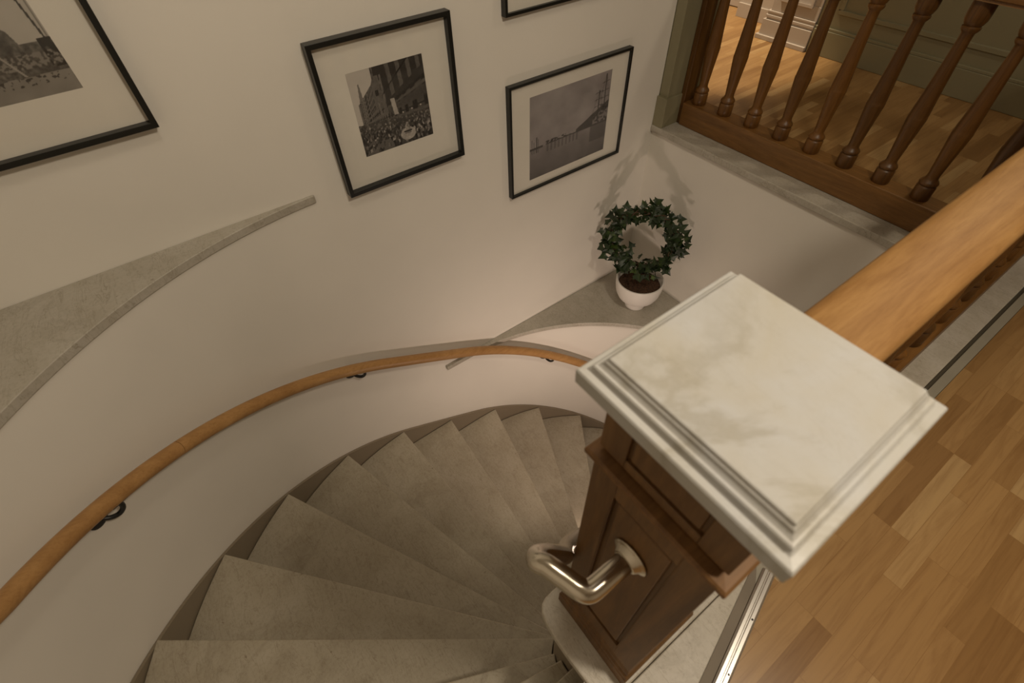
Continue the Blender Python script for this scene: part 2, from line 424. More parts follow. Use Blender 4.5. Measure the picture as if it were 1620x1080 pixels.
for i, (o_, n_, z, a) in enumerate(NL):
    # tread spans from its own nosing (lower side) back under the nosing above
    po, pn, pz, pa = prev
    back = 0.045                                           # run under the tread above
    sd = (math.sin(pa), -math.cos(pa))                     # clockwise normal of the upper nosing
    pob = (po[0] - sd[0] * back, po[1] - sd[1] * back); pnb = (pn[0] - sd[0] * back * .3, pn[1] - sd[1] * back * .3)
    outer = arc_between(pob, o_, OFF + (0.0)); inner = core_between(n_, pnb)
    outer[-1] = o_
    poly = outer + inner
    G().prism(poly, z - TH, z).build('tread', MT['tread'], stair, bevel=0.005, seg=2)
    # riser under this nosing
    nz = NL[i + 1][2] if i + 1 < len(NL) else ZB
    s2 = (math.sin(a), -math.cos(a)); rb = -0.03
    A = (o_[0] + s2[0] * rb, o_[1] + s2[1] * rb); B = (n_[0] + s2[0] * rb * .35, n_[1] + s2[1] * rb * .35)
    A2 = (A[0] - s2[0] * .014, A[1] - s2[1] * .014); B2 = (B[0] - s2[0] * .006, B[1] - s2[1] * .006)
    G().prism([A, B, B2, A2], nz + 0.0005, z - TH - 0.0005).build('riser', MT['tread'], stair)
    prev = (o_, n_, z, a)
g = G(); pts = [(K0[0] + KR * math.cos(t), 0.12 + KR * math.sin(t)) for t in np.linspace(math.pi / 2, 3 * math.pi / 2, 25)]
pts += [(K1[0] + KR * math.cos(t), 0.12 + KR * math.sin(t)) for t in np.linspace(-math.pi / 2, math.pi / 2, 25)]
g.prism(pts, ZB, -0.045).build('stair_core', MT['skirt'], stair, smooth=True)

# ------------------------------------------------------------------ floors
FL = -0.014
kx = 0.2698                                       # slope of the diagonal joint
def jy(x, c): return c + kx * (x - 0.823)
def joint(c, yc):                                  # where the diagonal joint meets the straight border
    return 0.823 + (yc - c) / kx
ja, jb, jc = -0.045, -0.0725, -0.1105             # stone edge, metal left edge, metal right edge
xa, xb = joint(ja, -0.032), joint(jb + .001, -0.078)
# marble landing (triangle between the top nosing, the newel slab and the stone border)
poly = [lout, (XL + 0.002, lout[1] - 0.05), (XL + 0.002, jy(XL, ja)), (xa, -0.032), (0.229, -0.032), (0.229, linn[1])]
struct(G().prism(poly, FL - 0.05, FL).build('floor_landing', MT['slab'], bevel=0.004))
struct(G().prism([(XL + .002, jy(XL, ja)), (XL + .002, jy(XL, jb)), (xb, -0.078), (xa, -0.032)], FL - 0.05, FL - 0.001).build('trim_diagonal_border', MT['stone']))
struct(G().prism([(xa, -0.032), (xb, -0.078), (3.40, -0.078), (3.40, -0.032)], FL - 0.05, FL - 0.010).build('trim_shadow_groove', MT['shadow_groove']))  # sunk strip with the slab's foot shadow put into its colour
struct(G().prism([(xb + (xa - xb) * 0.74, -0.044), (xb, -0.078), (3.40, -0.078), (3.40, -0.044)], FL - 0.0095, FL - 0.001).build('trim_stone_border', MT['stone2'], bevel=0.002))
poly = [(XL + .002, -2.6), (6.2, -2.6), (6.2, 5.3), (3.052, 5.3), (3.052, 0.2735), (3.362, 0.2735), (3.362, -0.031), (3.402, -0.031), (3.402, -0.079), (xb, -0.079), (XL + .002, jy(XL, jb) - 0.001)]
struct(G().prism(poly, FL - 0.05, FL).build('floor', MT['floor']))
# aluminium strip
st = thing('threshold_strip', (0.3, jy(0.3, jb) - .02, FL), 'ribbed silver metal threshold strip between the marble landing and the wood floor', 'threshold strip')
d = Vector((1, kx, 0)).normalized(); nrm = Vector((d.y, -d.x, 0))
prof = [(0, 0), (0, .004), (.006, .0065), (.014, .0065), (.0165, .0045), (.019, .0045), (.021, .0065), (.030, .006), (.036, .002), (.036, 0)]
a0 = Vector((XL + 0.01, jy(XL + .01, jb), FL)); a1 = Vector((xb + 0.06, jy(xb + .06, jb), FL))
v = []
for p in (a0, a1): v += [p + nrm * q[0] + Vector((0, 0, q[1])) for q in prof]
k = len(prof); G().add(v, [tuple(range(k)), tuple(range(k, 2 * k))] + [(i, (i + 1) % k, k + (i + 1) % k, k + i) for i in range(k)]).build('metal_profile', MT['alu'], st)
for t in np.arange(0.16, 2.1, 0.168):
    p = a1 - d * t + nrm * 0.026
    G().lathe([(0.003, FL + .0058), (0.003, FL + .0072), (0.0015, FL + .0078)], (p.x, p.y), 10).build('screw', MT['black'], st)

# newel slab / sill in marble
nose = [(0.300, 0.272), (0.272, 0.270), (0.252, 0.262), (0.238, 0.245), (0.230, 0.215), (0.2265, 0.17), (0.2265, 0.10), (0.229, 0.04), (0.234, -0.03)]
o = G().prism([(3.36, 0.272)] + nose + [(3.36, -0.03)], -0.043, 0.0).build('marble_sill', MT['slab'], bevel=0.006, seg=3)
tag(o, 'long pale marble sill under the near railing and newel, rounded at its stair end', 'sill')
o = G().box(2.698, 3.05, 0.2735, 2.129, -0.043, 0.0).build('marble_sill', MT['ledge'], bevel=0.006, seg=3)
tag(o, 'grey marble sill running under the far spindle balustrade', 'sill')

# wall ledges
n_ = 60
arc = [pt(-0.08 + (S0 + 0.08) * i / n_, 0.012) for i in range(n_ + 1)]
poly = [(0.41, YB - .001)] + arc + [(XL + 0.012, CL[1] - 0.9), (XL + 0.001, CL[1] - 0.9), (XL + .001, YB - .001)]
o = G().prism(poly, 0.334, 0.372).build('marble_ledge', MT['ledge'], bevel=0.004)
tag(o, 'grey marble ledge tapering to a point on the wall below the left picture', 'ledge')
arc = [pt(LIN - 0.02 + (S1 - LIN + .02) * i / n_, 0.026) for i in range(n_ + 1)]
poly = [(1.115, YB - .001)] + [p for p in arc if p[0] > 1.115] + [(CR[0] + RR - 0.026, 0.0), (XW - .001, 0.0), (XW - .001, YB - .001)]
led = thing('marble_ledge', (2.2, 1.9, -1.285), 'grey marble corner ledge carrying the ivy in its white pot', 'ledge')
poly[0] = (1.118, YB - .001)
G().prism(poly, -1.283, -1.245).build('corner_slab', MT['ledge'], led, bevel=0.004)
G().prism([(0.872, YB - .001), (0.872, YB - .024), (1.115, YB - 0.026), (1.115, YB - .001)], -1.283, -1.245).build('end_piece', MT['ledge'], led, bevel=0.003)

# ------------------------------------------------------------------ newel posts
def newel(cx, cy, label, panel=True):
    h = 0.120
    t = thing('newel_post', (cx, cy, 0), label, 'newel post')
    c = (cx, cy)
    G().sqlathe([(0.012, 0.0005), (0.012, 0.060), (0.009, 0.066), (0.009, 0.078), (0.004, 0.084), (0.004, 0.100), (0.0, 0.112)], c, h, h).build('base_molding', MT['brown_z'], t, bevel=0.0015)
    # shaft core with raised frame around a sunk panel on each face
    G().sqlathe([(-0.009, 0.10), (-0.009, 0.905)], c, h, h).build('shaft', MT['brown_z'], t)
    for k in range(4):
        ca, sa = math.cos(k * math.pi / 2), math.sin(k * math.pi / 2)
        hk = h if k % 2 == 0 else h - 0.0096
        def fr(g, y0, y1, z0, z1, x0=-h, x1=-h + 0.0095):
            y0 = max(y0, -hk); y1 = min(y1, hk)
            gg = G().box(x0, x1, y0, y1, z0, z1)
            g.add([(cx + x * ca - y * sa, cy + x * sa + y * ca, z) for x, y, z in gg.v], gg.f)
        g = G(); fr(g, -h, -0.066, 0.10, 0.905); fr(g, 0.066, h, 0.10, 0.905); fr(g, -0.066, 0.066, 0.10, 0.185); fr(g, -0.066, 0.066, 0.83, 0.905)
        g.build('panel_frame', MT['brown_z'], t, bevel=0.002)
        g = G(); fr(g, -0.056, 0.056, 0.197, 0.818, -h + 0.003, -h + 0.0095); g.build('panel', MT['brown_z'], t, bevel=0.0035)
        g = G(); fr(g, -h + .002, -0.068, 0.93, 1.075, -h + .002, -h + .0115); fr(g, 0.068, h - .002, 0.93, 1.075, -h + .002, -h + .0115)
        fr(g, -0.068, 0.068, 0.93, 0.952, -h + .002, -h + .0115); fr(g, -0.068, 0.068, 1.055, 1.075, -h + .002, -h + .0115)
        fr(g, -0.061, 0.061, 0.959, 1.048, -h + .004, -h + .0115)
        g.build('neck_panel', MT['brown_z'], t, bevel=0.002)
    G().sqlathe([(-0.009, 0.90), (-0.009, 1.075)], c, h, h).build('neck', MT['brown_z'], t)
    G().sqlathe([(0.0, 0.884), (0.003, 0.890), (0.009, 0.897), (0.0125, 0.901), (0.013, 0.910), (0.009, 0.914), (0.001, 0.915), (-0.006, 0.916)], c, h, h).build('collar', MT['collar'], t, bevel=0.001)
    H = 0.125
    G().sqlathe([(0.020, 1.076), (0.027, 1.080), (0.0275, 1.104), (0.0255, 1.107), (0.016, 1.108), (0.0135, 1.1115), (0.0135, 1.1165), (0.0120, 1.1185), (0.0085, 1.119),
                 (0.0050, 1.123), (0.0035, 1.1275), (0.0010, 1.130), (0.0005, 1.1335), (-0.002, 1.1345)], c, H, H).build('marble_cap', MT['cap'], t, bevel=0.0012)
    return t
NC = (0.431, 0.112)
newel(NC[0], NC[1], 'square panelled brown newel post with a stepped marble cap, in the foreground')
far_post = newel(3.205, 0.112, 'panelled newel post at the far end of the near railing')

G().box(3.0745, 3.34, -0.022, 0.25, 0.0005, 0.0635).build('plinth', MT['pot'], far_post, bevel=0.008)
for ch in far_post.children:
    if ch.name.startswith('base_molding'): ch.location.z += 0.0635; ch.location.z += 0
# ------------------------------------------------------------------ balustrades
def rail_profile():
    # (across, z) closed section
    return [(-.062, .957), (-.060, .966), (-.0735, .972), (-.0775, .982), (-.0765, .994), (-.070, 1.0005), (-.055, 1.004), (0, 1.006),
            (.055, 1.004), (.070, 1.0005), (.0765, .994), (.0775, .982), (.0735, .972), (.060, .966), (.062, .957)]
def sweep(prof, a, b_, axis):
    v = []
    for t in (a, b_):
        for q, z in prof: v.append((t, q[0] if isinstance(q, tuple) else q, z))
    k = len(prof)
    if axis == 'x': pass
    return v, [tuple(range(k)), tuple(range(k, 2 * k))] + [(i, (i + 1) % k, k + (i + 1) % k, k + i) for i in range(k)]
BP = [(0.040, .145), (0.043, .150), (0.043, .212), (0.039, .217), (0.036, .220), (0.042, .226), (0.043, .233), (0.038, .242), (0.030, .250), (0.0265, .262), (0.0265, .275),
      (0.029, .31), (0.034, .38), (0.039, .44), (0.0415, .475), (0.0415, .485), (0.040, .49), (0.040, .50), (0.036, .56), (0.031, .65), (0.027, .74), (0.0245, .81), (0.025, .835), (0.032, .843), (0.036, .850), (0.036, .858), (0.031, .863),
      (0.036, .868), (0.043, .885), (0.0445, .91), (0.0445, .957)]
def baluster(c, parent, name='baluster'):
    return G().lathe(BP, c, 26).build(name, MT['baluster'], parent, smooth=True)
# near balustrade (along x)
nb = thing('balustrade', (1.6, 0.108, 0), 'near balustrade with a broad honey-coloured oak handrail joining the newel post', 'balustrade')
v, f = sweep([(q * 0.86 + 0.1165, z) for q, z in rail_profile()], 0.5435, 3.0745, 'x'); 
hr = G().add(v, f).build('top_rail', MT['rail'], nb, smooth=True)
G().box(0.5645, 3.061, 0.060, 0.172, 0.0005, 0.145).build('bottom_rail', MT['brown_x'], nb, bevel=0.006)
first = None
for i in range(12):
    x = 0.72 + i * 0.2
    if first is None: first = baluster((x, 0.1165), nb)
    else: dup(first, nb, (i * 0.2, 0, 0))
# far balustrade (along y)
fb = thing('balustrade', (2.905, 1.15, 0), 'far brown wooden balustrade of turned spindles between stairwell and hall', 'balustrade')
v, f = sweep([(q + 2.905, z) for q, z in rail_profile()], 0.1865, 2.02, 'y')
v = [(p[1], p[0], p[2]) for p in v]
G().add(v, f).build('top_rail', MT['brown_y'], fb, smooth=True)
G().box(2.842, 2.968, 0.1735, 2.02, 0.0005, 0.145).build('bottom_rail', MT['brown_y'], fb, bevel=0.006)
first = None
for i in range(9):
    if first is None: first = baluster((2.905, 1.942), fb)
    else: dup(first, fb, (0, -0.1985 * i, 0))
G().box(2.852, 2.958, 2.021, 2.057, 0.0005, 1.05).build('half_newel', MT['baluster'], fb, bevel=0.006)

# ------------------------------------------------------------------ metal stair handrail on the newel
mh = thing('metal_handrail', (0.32, 0.113, 0.70), 'polished metal tube handrail bending out of the newel post and down', 'handrail')
path = [(0.318, 0.113, 0.70), (0.27, 0.113, 0.70), (0.230, 0.113, 0.70), (0.215, 0.116, 0.70), (0.206, 0.128, 0.700), (0.198, 0.155, 0.697), (0.187, 0.190, 0.694), (0.180, 0.207, 0.685),
        (0.192, 0.223, 0.655), (0.22, 0.228, 0.6), (0.253, 0.233, 0.52), (0.286, 0.236, 0.44), (0.318, 0.264, 0.345), (0.37, 0.300, 0.22), (0.50, 0.345, -0.02), (0.75, 0.35, -0.38), (1.05, 0.345, -0.85), (1.25, 0.30, -1.2), (1.36, 0.18, -1.6), (1.37, 0.05, -1.95)]
G().tube(smoothpath(path, 8), 0.0195, 20).build('tube', MT['chrome'], mh, smooth='all')
g = G(); prof = [(0.0, 0.002), (0.036, 0.002), (0.037, 0.005), (0.033, 0.008), (0.028, 0.011), (0.024, 0.018), (0.0205, 0.020)]
n = 28; v = []
for r_, h_ in prof[1:]:
    for k in range(n):
        a = 2 * math.pi * k / n; v.append((0.3145 - h_, 0.113 + r_ * math.cos(a), 0.70 + r_ * math.sin(a)))
m_ = len(prof) - 1
f = [(i * n + k, i * n + (k + 1) % n, (i + 1) * n + (k + 1) % n, (i + 1) * n + k) for i in range(m_ - 1) for k in range(n)] + [tuple(range(n)), tuple(range((m_ - 1) * n, m_ * n))]
G().add(v, f).build('flange', MT['chrome'], mh, smooth=True)

# ------------------------------------------------------------------ wall handrail
wh = thing('wall_handrail', (0.3, 2.05, -0.7), 'round light wooden handrail following the curved white stair wall', 'handrail')
hp = np.array([(-1.015, 1.194, .053), (-.95, 1.294, .008), (-.872, 1.399, -.053), (-.742, 1.543, -.141), (-.581, 1.684, -.242), (-.36, 1.83, -.371), (-.059, 1.962, -.532),
      (.256, 2.034, -.70), (.61, 2.048, -.886), (1.021, 2.041, -1.125), (1.435, 1.994, -1.385), (1.74, 1.882, -1.56), (1.93, 1.771, -1.682)])
hs = np.array([wall_s(p[0], p[1]) for p in hp]); hc = np.polyfit(hs, hp[:, 2], 3)
def zh(s):
    if s < hs[0]: return np.polyval(hc, hs[0]) - (s - hs[0]) * 0.50
    if s > hs[-1]: return np.polyval(hc, hs[-1]) - (s - hs[-1]) * 0.54
    return np.polyval(hc, s)
HO = 0.082
def seg(s0, s1, name='rail_section'):
    n_ = max(6, int((s1 - s0) / 0.05)); P = []
    for i in range(n_ + 1):
        s = s0 + (s1 - s0) * i / n_; p = pt(s, HO); P.append((p[0], p[1], zh(s)))
    G().tube(P, 0.0335, 22).build(name, MT['round'], wh, smooth=True)
sj = wall_s(*[-0.575, 1.69])
seg(-3.2, sj - 0.0012); seg(sj + 0.0012, 2.9)
def bracket(s):
    z = zh(s)
    q = pt(s, 0); q1 = pt(s, 1.0); nx, ny = q1[0] - q[0], q1[1] - q[1]; tx, ty = -ny, nx
    q2 = pt(s + .01, 0); sgn = 1 if (q2[0] - q[0]) * tx + (q2[1] - q[1]) * ty > 0 else -1; tx *= sgn; ty *= sgn
    W = lambda a, n_, dz: (q[0] + tx * a + nx * n_, q[1] + ty * a + ny * n_, z + dz)
    # round wall plate
    g = G(); ring = []
    k = 24
    for n_, sc_ in ((0.001, 1), (0.010, 1), (0.015, 0.8)):
        for i in range(k):
            a = 2 * math.pi * i / k; ring.append(W(-0.010 + 0.043 * sc_ * math.cos(a), n_, -0.092 + 0.043 * sc_ * math.sin(a)))
    f = [(i * k + j, i * k + (j + 1) % k, (i + 1) * k + (j + 1) % k, (i + 1) * k + j) for i in range(2) for j in range(k)] + [tuple(range(k)), tuple(range(2 * k, 3 * k))]
    g.add(ring, f)
    arm = smoothpath([W(-0.006, 0.012, -0.106), W(0.008, 0.034, -0.122), W(0.028, 0.056, -0.122), W(0.044, 0.076, -0.092), W(0.046, 0.083, -0.034)], 8)
    g.tube(arm, 0.0095, 12)
    # saddle under the rail
    sl = (zh(s + .01) - zh(s - .01)) / .02
    V = []
    for a in (0.01, 0.075):
        for dn, dz in ((-0.012, -0.041), (0.012, -0.041), (0.014, -0.033), (-0.014, -0.033)): V.append(W(a, HO + dn, dz + sl * a))
    g.add(V, [(0, 1, 2, 3), (4, 5, 6, 7), (0, 1, 5, 4), (1, 2, 6, 5), (2, 3, 7, 6), (3, 0, 4, 7)])
    g.build('bracket', MT['black'], wh, smooth=True)
for px in ((-0.80, 1.48), (0.275, 2.04), (1.69, 1.90)): bracket(wall_s(*px) - 0.015)

# ------------------------------------------------------------------ framed photographs
def fbm(nx, ny, sc_, oct_=4, seed=0):
    r_ = np.random.RandomState(seed); out = np.zeros((ny, nx)); amp = 1; tot = 0
    yy, xx = np.mgrid[0:ny, 0:nx]
    for o_ in range(oct_):
        k = int(sc_ * 2 ** o_) + 2; gr = r_.rand(k + 2, k + 2)
        x = xx / nx * k; y = yy / ny * k; xi = x.astype(int); yi = y.astype(int); xf = x - xi; yf = y - yi
        xf = xf * xf * (3 - 2 * xf); yf = yf * yf * (3 - 2 * yf)
        out += amp * ((gr[yi, xi] * (1 - xf) + gr[yi, xi + 1] * xf) * (1 - yf) + (gr[yi + 1, xi] * (1 - xf) + gr[yi + 1, xi + 1] * xf) * yf)
        tot += amp; amp *= 0.6
    return out / tot
def paint_street(nx=170, ny=170):
    # u to the right, v up
    v, u = np.mgrid[0:ny, 0:nx]; u = u / (nx - 1); v = v / (ny - 1)
    n1 = fbm(nx, ny, 8, 4, 3); n2 = fbm(nx, ny, 40, 2, 5); n3 = fbm(nx, ny, 26, 3, 9)
    im = 0.56 - 0.08 * n1
    vpx, vpy = 0.02, 0.36                                       # street vanishing point
    with np.errstate(divide='ignore', invalid='ignore'):
        s = (v - vpy) / np.maximum(u - vpx, 1e-3)
    # receding facade on the right
    top = np.where(u < 0.30, 0.66 + (u - 0.10) * 0.9, 1.3)
    fac = (v < top) & (u > 0.07)
    roof = (u > 0.31)
    cols = 1.0 / np.maximum(u - vpx, 0.04)
    col = np.sin(cols * 26) * 0.5 + 0.5
    rows = np.sin(s * 19) * 0.5 + 0.5
    base = 0.085 + 0.05 * n3
    win = np.where((col > 0.55) & (rows > 0.35), 0.03, base + 0.10 * (1 - u) + 0.05 * rows)
    pil = np.where((np.sin(u * 46 + v * 3) > 0.35) & (s > 0.55), 0.15, 0.045)
    fc = np.where(u > 0.42, np.where(s > 0.42, pil, np.where(np.abs((s % 0.33) - 0.02) < 0.025, 0.13, win * 0.6)), win)
    cornice = (np.abs(s - 0.42) < 0.02) | (np.abs(s - 0.83) < 0.018) | (np.abs(s - 0.10) < 0.012)
    fc = np.where(cornice, 0.022, fc)
    im = np.where(fac | roof, fc * (0.75 + 0.5 * n2), im)
    # corner turret
    tur = (np.abs(u - 0.33) < 0.055) & (v > 0.52) & (v < 0.93 - np.abs(u - 0.33) * 2)
    im = np.where(tur, 0.16 * (0.7 + 0.6 * n2), im)
    im = np.where((np.abs(u - 0.33) < 0.02) & (v > 0.68) & (v < 0.74), 0.025, im)
    im = np.where((np.abs(u - 0.38) < 0.05) & (v > 0.9), 0.05, im)
    # far spires
    im = np.where((np.abs(u - 0.12) < 0.02 * (0.93 - v) / 0.2) & (v < 0.86) & (v > 0.6) & ~fac, 0.22, im)
    im = np.where((np.abs(u - 0.18) < 0.02) & (v < 0.72) & ~fac, 0.25, im)
    # banners
    for (bx, w_, b0, b1, c_) in ((0.53, 0.028, 0.40, 0.60, 0.40), (0.41, 0.022, 0.44, 0.63, 0.17), (0.34, 0.012, 0.44, 0.60, 0.22)):
        im = np.where((np.abs(u - bx + (v - b0) * 0.1) < w_) & (v > b0) & (v < b1), c_ * (0.8 + .4 * n2), im)
    for bx in (0.62, 0.75, 0.88): im = np.where(np.hypot(u - bx, v - 0.40 - (bx - .62) * .1) < 0.010, 0.45, im)
    # crowd
    crowd = v < 0.33 + 0.02 * n1 + (0.06 * (1 - u))
    r_ = np.random.RandomState(4); cw = 0.045 + 0.10 * (n2 > 0.56) + 0.05 * n3
    for _ in range(430):
        cx, cy = r_.rand(), r_.rand() * 0.36; rr = 0.006 + 0.010 * (0.36 - cy) / 0.36; c_ = r_.choice([0.03, 0.05, 0.10, 0.28, 0.36], p=[.28, .26, .18, .16, .12])
        cw = np.where((np.abs(u - cx) < rr) & (np.abs(v - cy) < rr * 1.5), c_, cw)
    im = np.where(crowd, cw, im)
    im = np.where((np.hypot((u - 0.64) / 0.11, (v - 0.12) / 0.08) < 1), 0.40 * (0.7 + .6 * n2), im)
    im = np.where((np.abs(u - 0.645) < 0.05 - (v - .12) * .25) & (v > .12) & (v < .27), 0.30 * (0.6 + .8 * n2), im)
    im = np.where((np.abs(v - 0.155) < 0.008) & (np.abs(u - .64) < .06), 0.04, im)
    im = np.where((np.hypot((u - 0.22) / 0.2, (v - 0.02) / 0.16) < 1) & (n2 > .42), 0.17, im)
    return np.where(im < 0.3, im * 0.75, im)
def paint_harbour(nx=170, ny=150):
    v, u = np.mgrid[0:ny, 0:nx]; u = u / (nx - 1); v = v / (ny - 1)
    n1 = fbm(nx, ny, 4, 4, 23); n2 = fbm(nx, ny, 46, 2, 25); n3 = fbm(nx, ny, 3, 3, 27)
    sky = 0.165 + 0.19 * n1 + 0.03 * (1 - np.abs(v - .6))
    hz = 0.385
    yy = np.clip((hz - v) / hz, 0, 1)
    n4 = fbm(nx, ny, 7, 3, 41)
    water = 0.165 + 0.07 * n4 - 0.085 * yy + 0.06 * np.exp(-((u - .73) / .08) ** 2 - ((v - .37) / .05) ** 2)
    im = np.where(v > hz, sky, water)
    bank = hz + np.where(u > 0.58, (u - 0.58) * 0.55 + 0.035, 0.012) + 0.012 * n2
    im = np.where((v > hz) & (v < bank) & (u > 0.2), 0.030 + 0.05 * n2, im)
    im = np.where((v > hz) & (v < hz + .05) & (u > .2) & (u < .45) & (n2 > .5), 0.04, im)
    im = np.where((v > hz + .02) & (v < hz + 0.05 + (u - .6) * .35) & (u > 0.80) & (n2 > 0.45), 0.20, im)
    refl = (v < hz) & (v > hz - 0.20) & (u > 0.78)
    im = np.where(refl, im * 0.55, im)
    for k in np.linspace(0.22, 0.60, 9): im = np.where((np.abs(u - k) < .012) & (v < hz) & (v > hz - .09), im * 0.6, im)
    im = np.where((v < .25) & (u > .6), im * (1 - (u - .6) * (.25 - v) * 4), im)
    for (mx, t_) in ((0.03, .50), (0.055, .47), (0.085, .52), (0.105, .49)): im = np.where((np.abs(u - mx) < .004) & (v < t_) & (v > hz - .06), 0.05, im)
    im = np.where((np.abs(v - hz) < .014) & (u < 0.16), 0.06, im)
    for (mx, t_) in ((0.86, .80), (0.935, .97)):
        im = np.where((np.abs(u - mx) < .006) & (v > .5) & (v < t_), 0.035, im)
        for yv in (.62, .70, .78, .88):
            if yv < t_: im = np.where((np.abs(u - mx) < .05) & (np.abs(v - yv - (u - mx) * .15) < .004), 0.07, im)
        for sg in (-1, 1): im = np.where((v > .5) & (v < t_) & (np.abs((u - mx) - sg * 0.10 * (t_ - v) / (t_ - .45)) < .003), im * .6, im)
    return im
def paint_ship(nx=170, ny=170):
    v, u = np.mgrid[0:ny, 0:nx]; u = u / (nx - 1); v = v / (ny - 1)
    n1 = fbm(nx, ny, 5, 4, 33); n2 = fbm(nx, ny, 46, 2, 35); n3 = fbm(nx, ny, 14, 3, 37)
    im = 0.40 + 0.10 * n1
    hull = (v < 0.62 + 0.22 * np.sin(u * 5.0)) & (u < 0.83 - (v - .2) * 0.28) & (v > 0.14)
    im = np.where(hull, 0.05 + 0.10 * n3 * n2 * 2, im)
    im = np.where((v < 0.40) & (v > 0.13), 0.04 + 0.12 * n3 * n2 * 2, im)
    im = np.where((v < 0.33) & (v > .22) & (u > .55) & (n2 > .52), 0.22, im)
    im = np.where(v < 0.155 + 0.02 * n1, 0.19 + 0.08 * n1, im)
    im = np.where((v < .16) & (v > .10) & (n2 > .62), .05, im)
    im = np.where(np.abs((u - 0.60) - (0.34 - v) * 0.5) < 0.009 * (v < .75) * (v > .17), 0.32, im)
    im = np.where(np.abs((u - 0.97) + (v - .35) * 0.10) < 0.008, np.where(v > .3, 0.05, im), im)
    im = np.where(np.abs((u - 0.985)) < 0.004, np.where(v > .3, 0.22, im), im)
    im = np.where((u > .9) & (v > .2) & (v < .42) & (n3 > .45), 0.03, im)
    im = np.where((np.abs(u - .40) < .02) & (v > .05) & (v < .14) & (n2 > .4), 0.05, im)
    return im
def print_mesh(name, im, x0, x1, z0, z1, y, tint, parent):
    ny, nx = im.shape; xs = np.linspace(x0, x1, nx); zs = np.linspace(z0, z1, ny)
    verts = [(x, y, z) for z in zs for x in xs]
    faces = [(j * nx + i, j * nx + i + 1, (j + 1) * nx + i + 1, (j + 1) * nx + i) for j in range(ny - 1) for i in range(nx - 1)]
    me = bpy.data.meshes.new(name); me.from_pydata(verts, [], faces)
    ca = me.color_attributes.new('print', 'FLOAT_COLOR', 'POINT')
    col = np.ones((ny * nx, 4), dtype=np.float32); q = np.clip(im.reshape(-1), 0.008, 0.9)
    for k in range(3): col[:, k] = q * tint[k]
    ca.data.foreach_set('color', col.reshape(-1))
    me.materials.append(MT['print']); o = bpy.data.objects.new(name, me); C.objects.link(o); attach(o, parent); return o
def picture(x0, x1, z0, z1, img, ph, tint, label, depth=0.045, band=0.019, rec=0.030):
    t = thing('picture_frame', ((x0 + x1) / 2, YB, z0), label, 'framed photograph', 'black framed photographs on the back wall')
    yw = YB - 0.0008; yf = YB - depth; v = []; q = [(x0, z0), (x1, z0), (x1, z1), (x0, z1)]; r_ = [(x0 + band, z0 + band), (x1 - band, z0 + band), (x1 - band, z1 - band), (x0 + band, z1 - band)]
    for pts_, y in ((q, yw), (q, yf), (r_, yf), (r_, yw)): v += [(p[0], y, p[1]) for p in pts_]
    f = [(4 * i + k, 4 * i + (k + 1) % 4, 4 * ((i + 1) % 4) + (k + 1) % 4, 4 * ((i + 1) % 4) + k) for i in range(4) for k in range(4)]
    G().add(v, f).build('frame', MT['frame'], t, bevel=0.0012)
    ym = YB - depth + rec
    if ph:
        a, b_, c_, d_ = ph; X = [x0 + band, a, b_, x1 - band]; Z = [z0 + band, c_, d_, z1 - band]; g = G()
        for i in range(3):
            for j in range(3):
                if i == 1 and j == 1: continue
                g.box(X[i], X[i + 1], ym, ym + 0.002, Z[j], Z[j + 1])
        g.build('mat_board', MT['mat'], t)
        print_mesh('photograph', img, a, b_, c_, d_, ym + 0.0012, tint, t)
    else:
        G().box(x0 + band, x1 - band, ym, ym + 0.002, z0 + band, z1 - band).build('mat_board', MT['mat'], t)
    G().box(x0 + band, x1 - band, ym - 0.006, ym - 0.0045, z0 + band, z1 - band).build('glass_pane', MT['glass'], t)
    return t
picture(-0.640, -0.006, 0.825, 1.467, paint_ship(), (-0.50, -0.142, 0.982, 1.33), (1.0, 0.93, 0.82), 'black framed old photograph at the left edge, largest in view, above the tapering marble ledge')
picture(0.561, 1.193, 0.312, 0.955, paint_street(), (0.693, 1.047, 0.459, 0.816), (1.0, 0.93, 0.84), 'square black framed photograph of a dark crowded street')
picture(1.492, 2.372, -0.080, 0.560, paint_harbour(), (1.635, 2.236, -0.015, 0.470), (1.0, 0.91, 0.90), 'wide black framed photograph of a grey harbour, hanging above the ivy', 0.035, 0.014, 0.016)
picture(1.484, 2.372, 0.868, 1.51, None, None, None, 'black frame cut by the top of the view, hanging above the harbour photograph', 0.035, 0.014, 0.016)

# ------------------------------------------------------------------ potted ivy
PC = (2.425, 1.738); ZL = -1.245
pv = thing('potted_ivy', (PC[0], PC[1], ZL), 'ivy trained on a ring in a footed white bowl pot on the corner ledge', 'potted plant')
prof = [(0.080, ZL + .0005), (0.081, ZL + .006), (0.078, ZL + .035), (0.076, ZL + .056), (0.082, ZL + .062), (0.118, ZL + .080), (0.150, ZL + .112), (0.170, ZL + .155), (0.180, ZL + .21), (0.183, ZL + .268), (0.181, ZL + .275), (0.172, ZL + .275), (0.168, ZL + .268), (0.160, ZL + .205), (0.10, ZL + .185)]
G().lathe(prof, PC, 40).build('pot', MT['pot'], pv, smooth=True)
g = G(); k = 26; v = [(PC[0], PC[1], ZL + .226)]; f = []
for j, rr in enumerate((0.04, 0.08, 0.12, 0.1600)):
    for i in range(k):
        a = 2 * math.pi * i / k; v.append((PC[0] + rr * math.cos(a), PC[1] + rr * math.sin(a), ZL + .218 + random.uniform(-.007, .009)))
for i in range(k): f.append((0, 1 + i, 1 + (i + 1) % k))
for j in range(3):
    for i in range(k): f.append((1 + j * k + i, 1 + j * k + (i + 1) % k, 1 + (j + 1) * k + (i + 1) % k, 1 + (j + 1) * k + i))
g.add(v, f).build('soil', MT['soil'], pv, smooth=True)
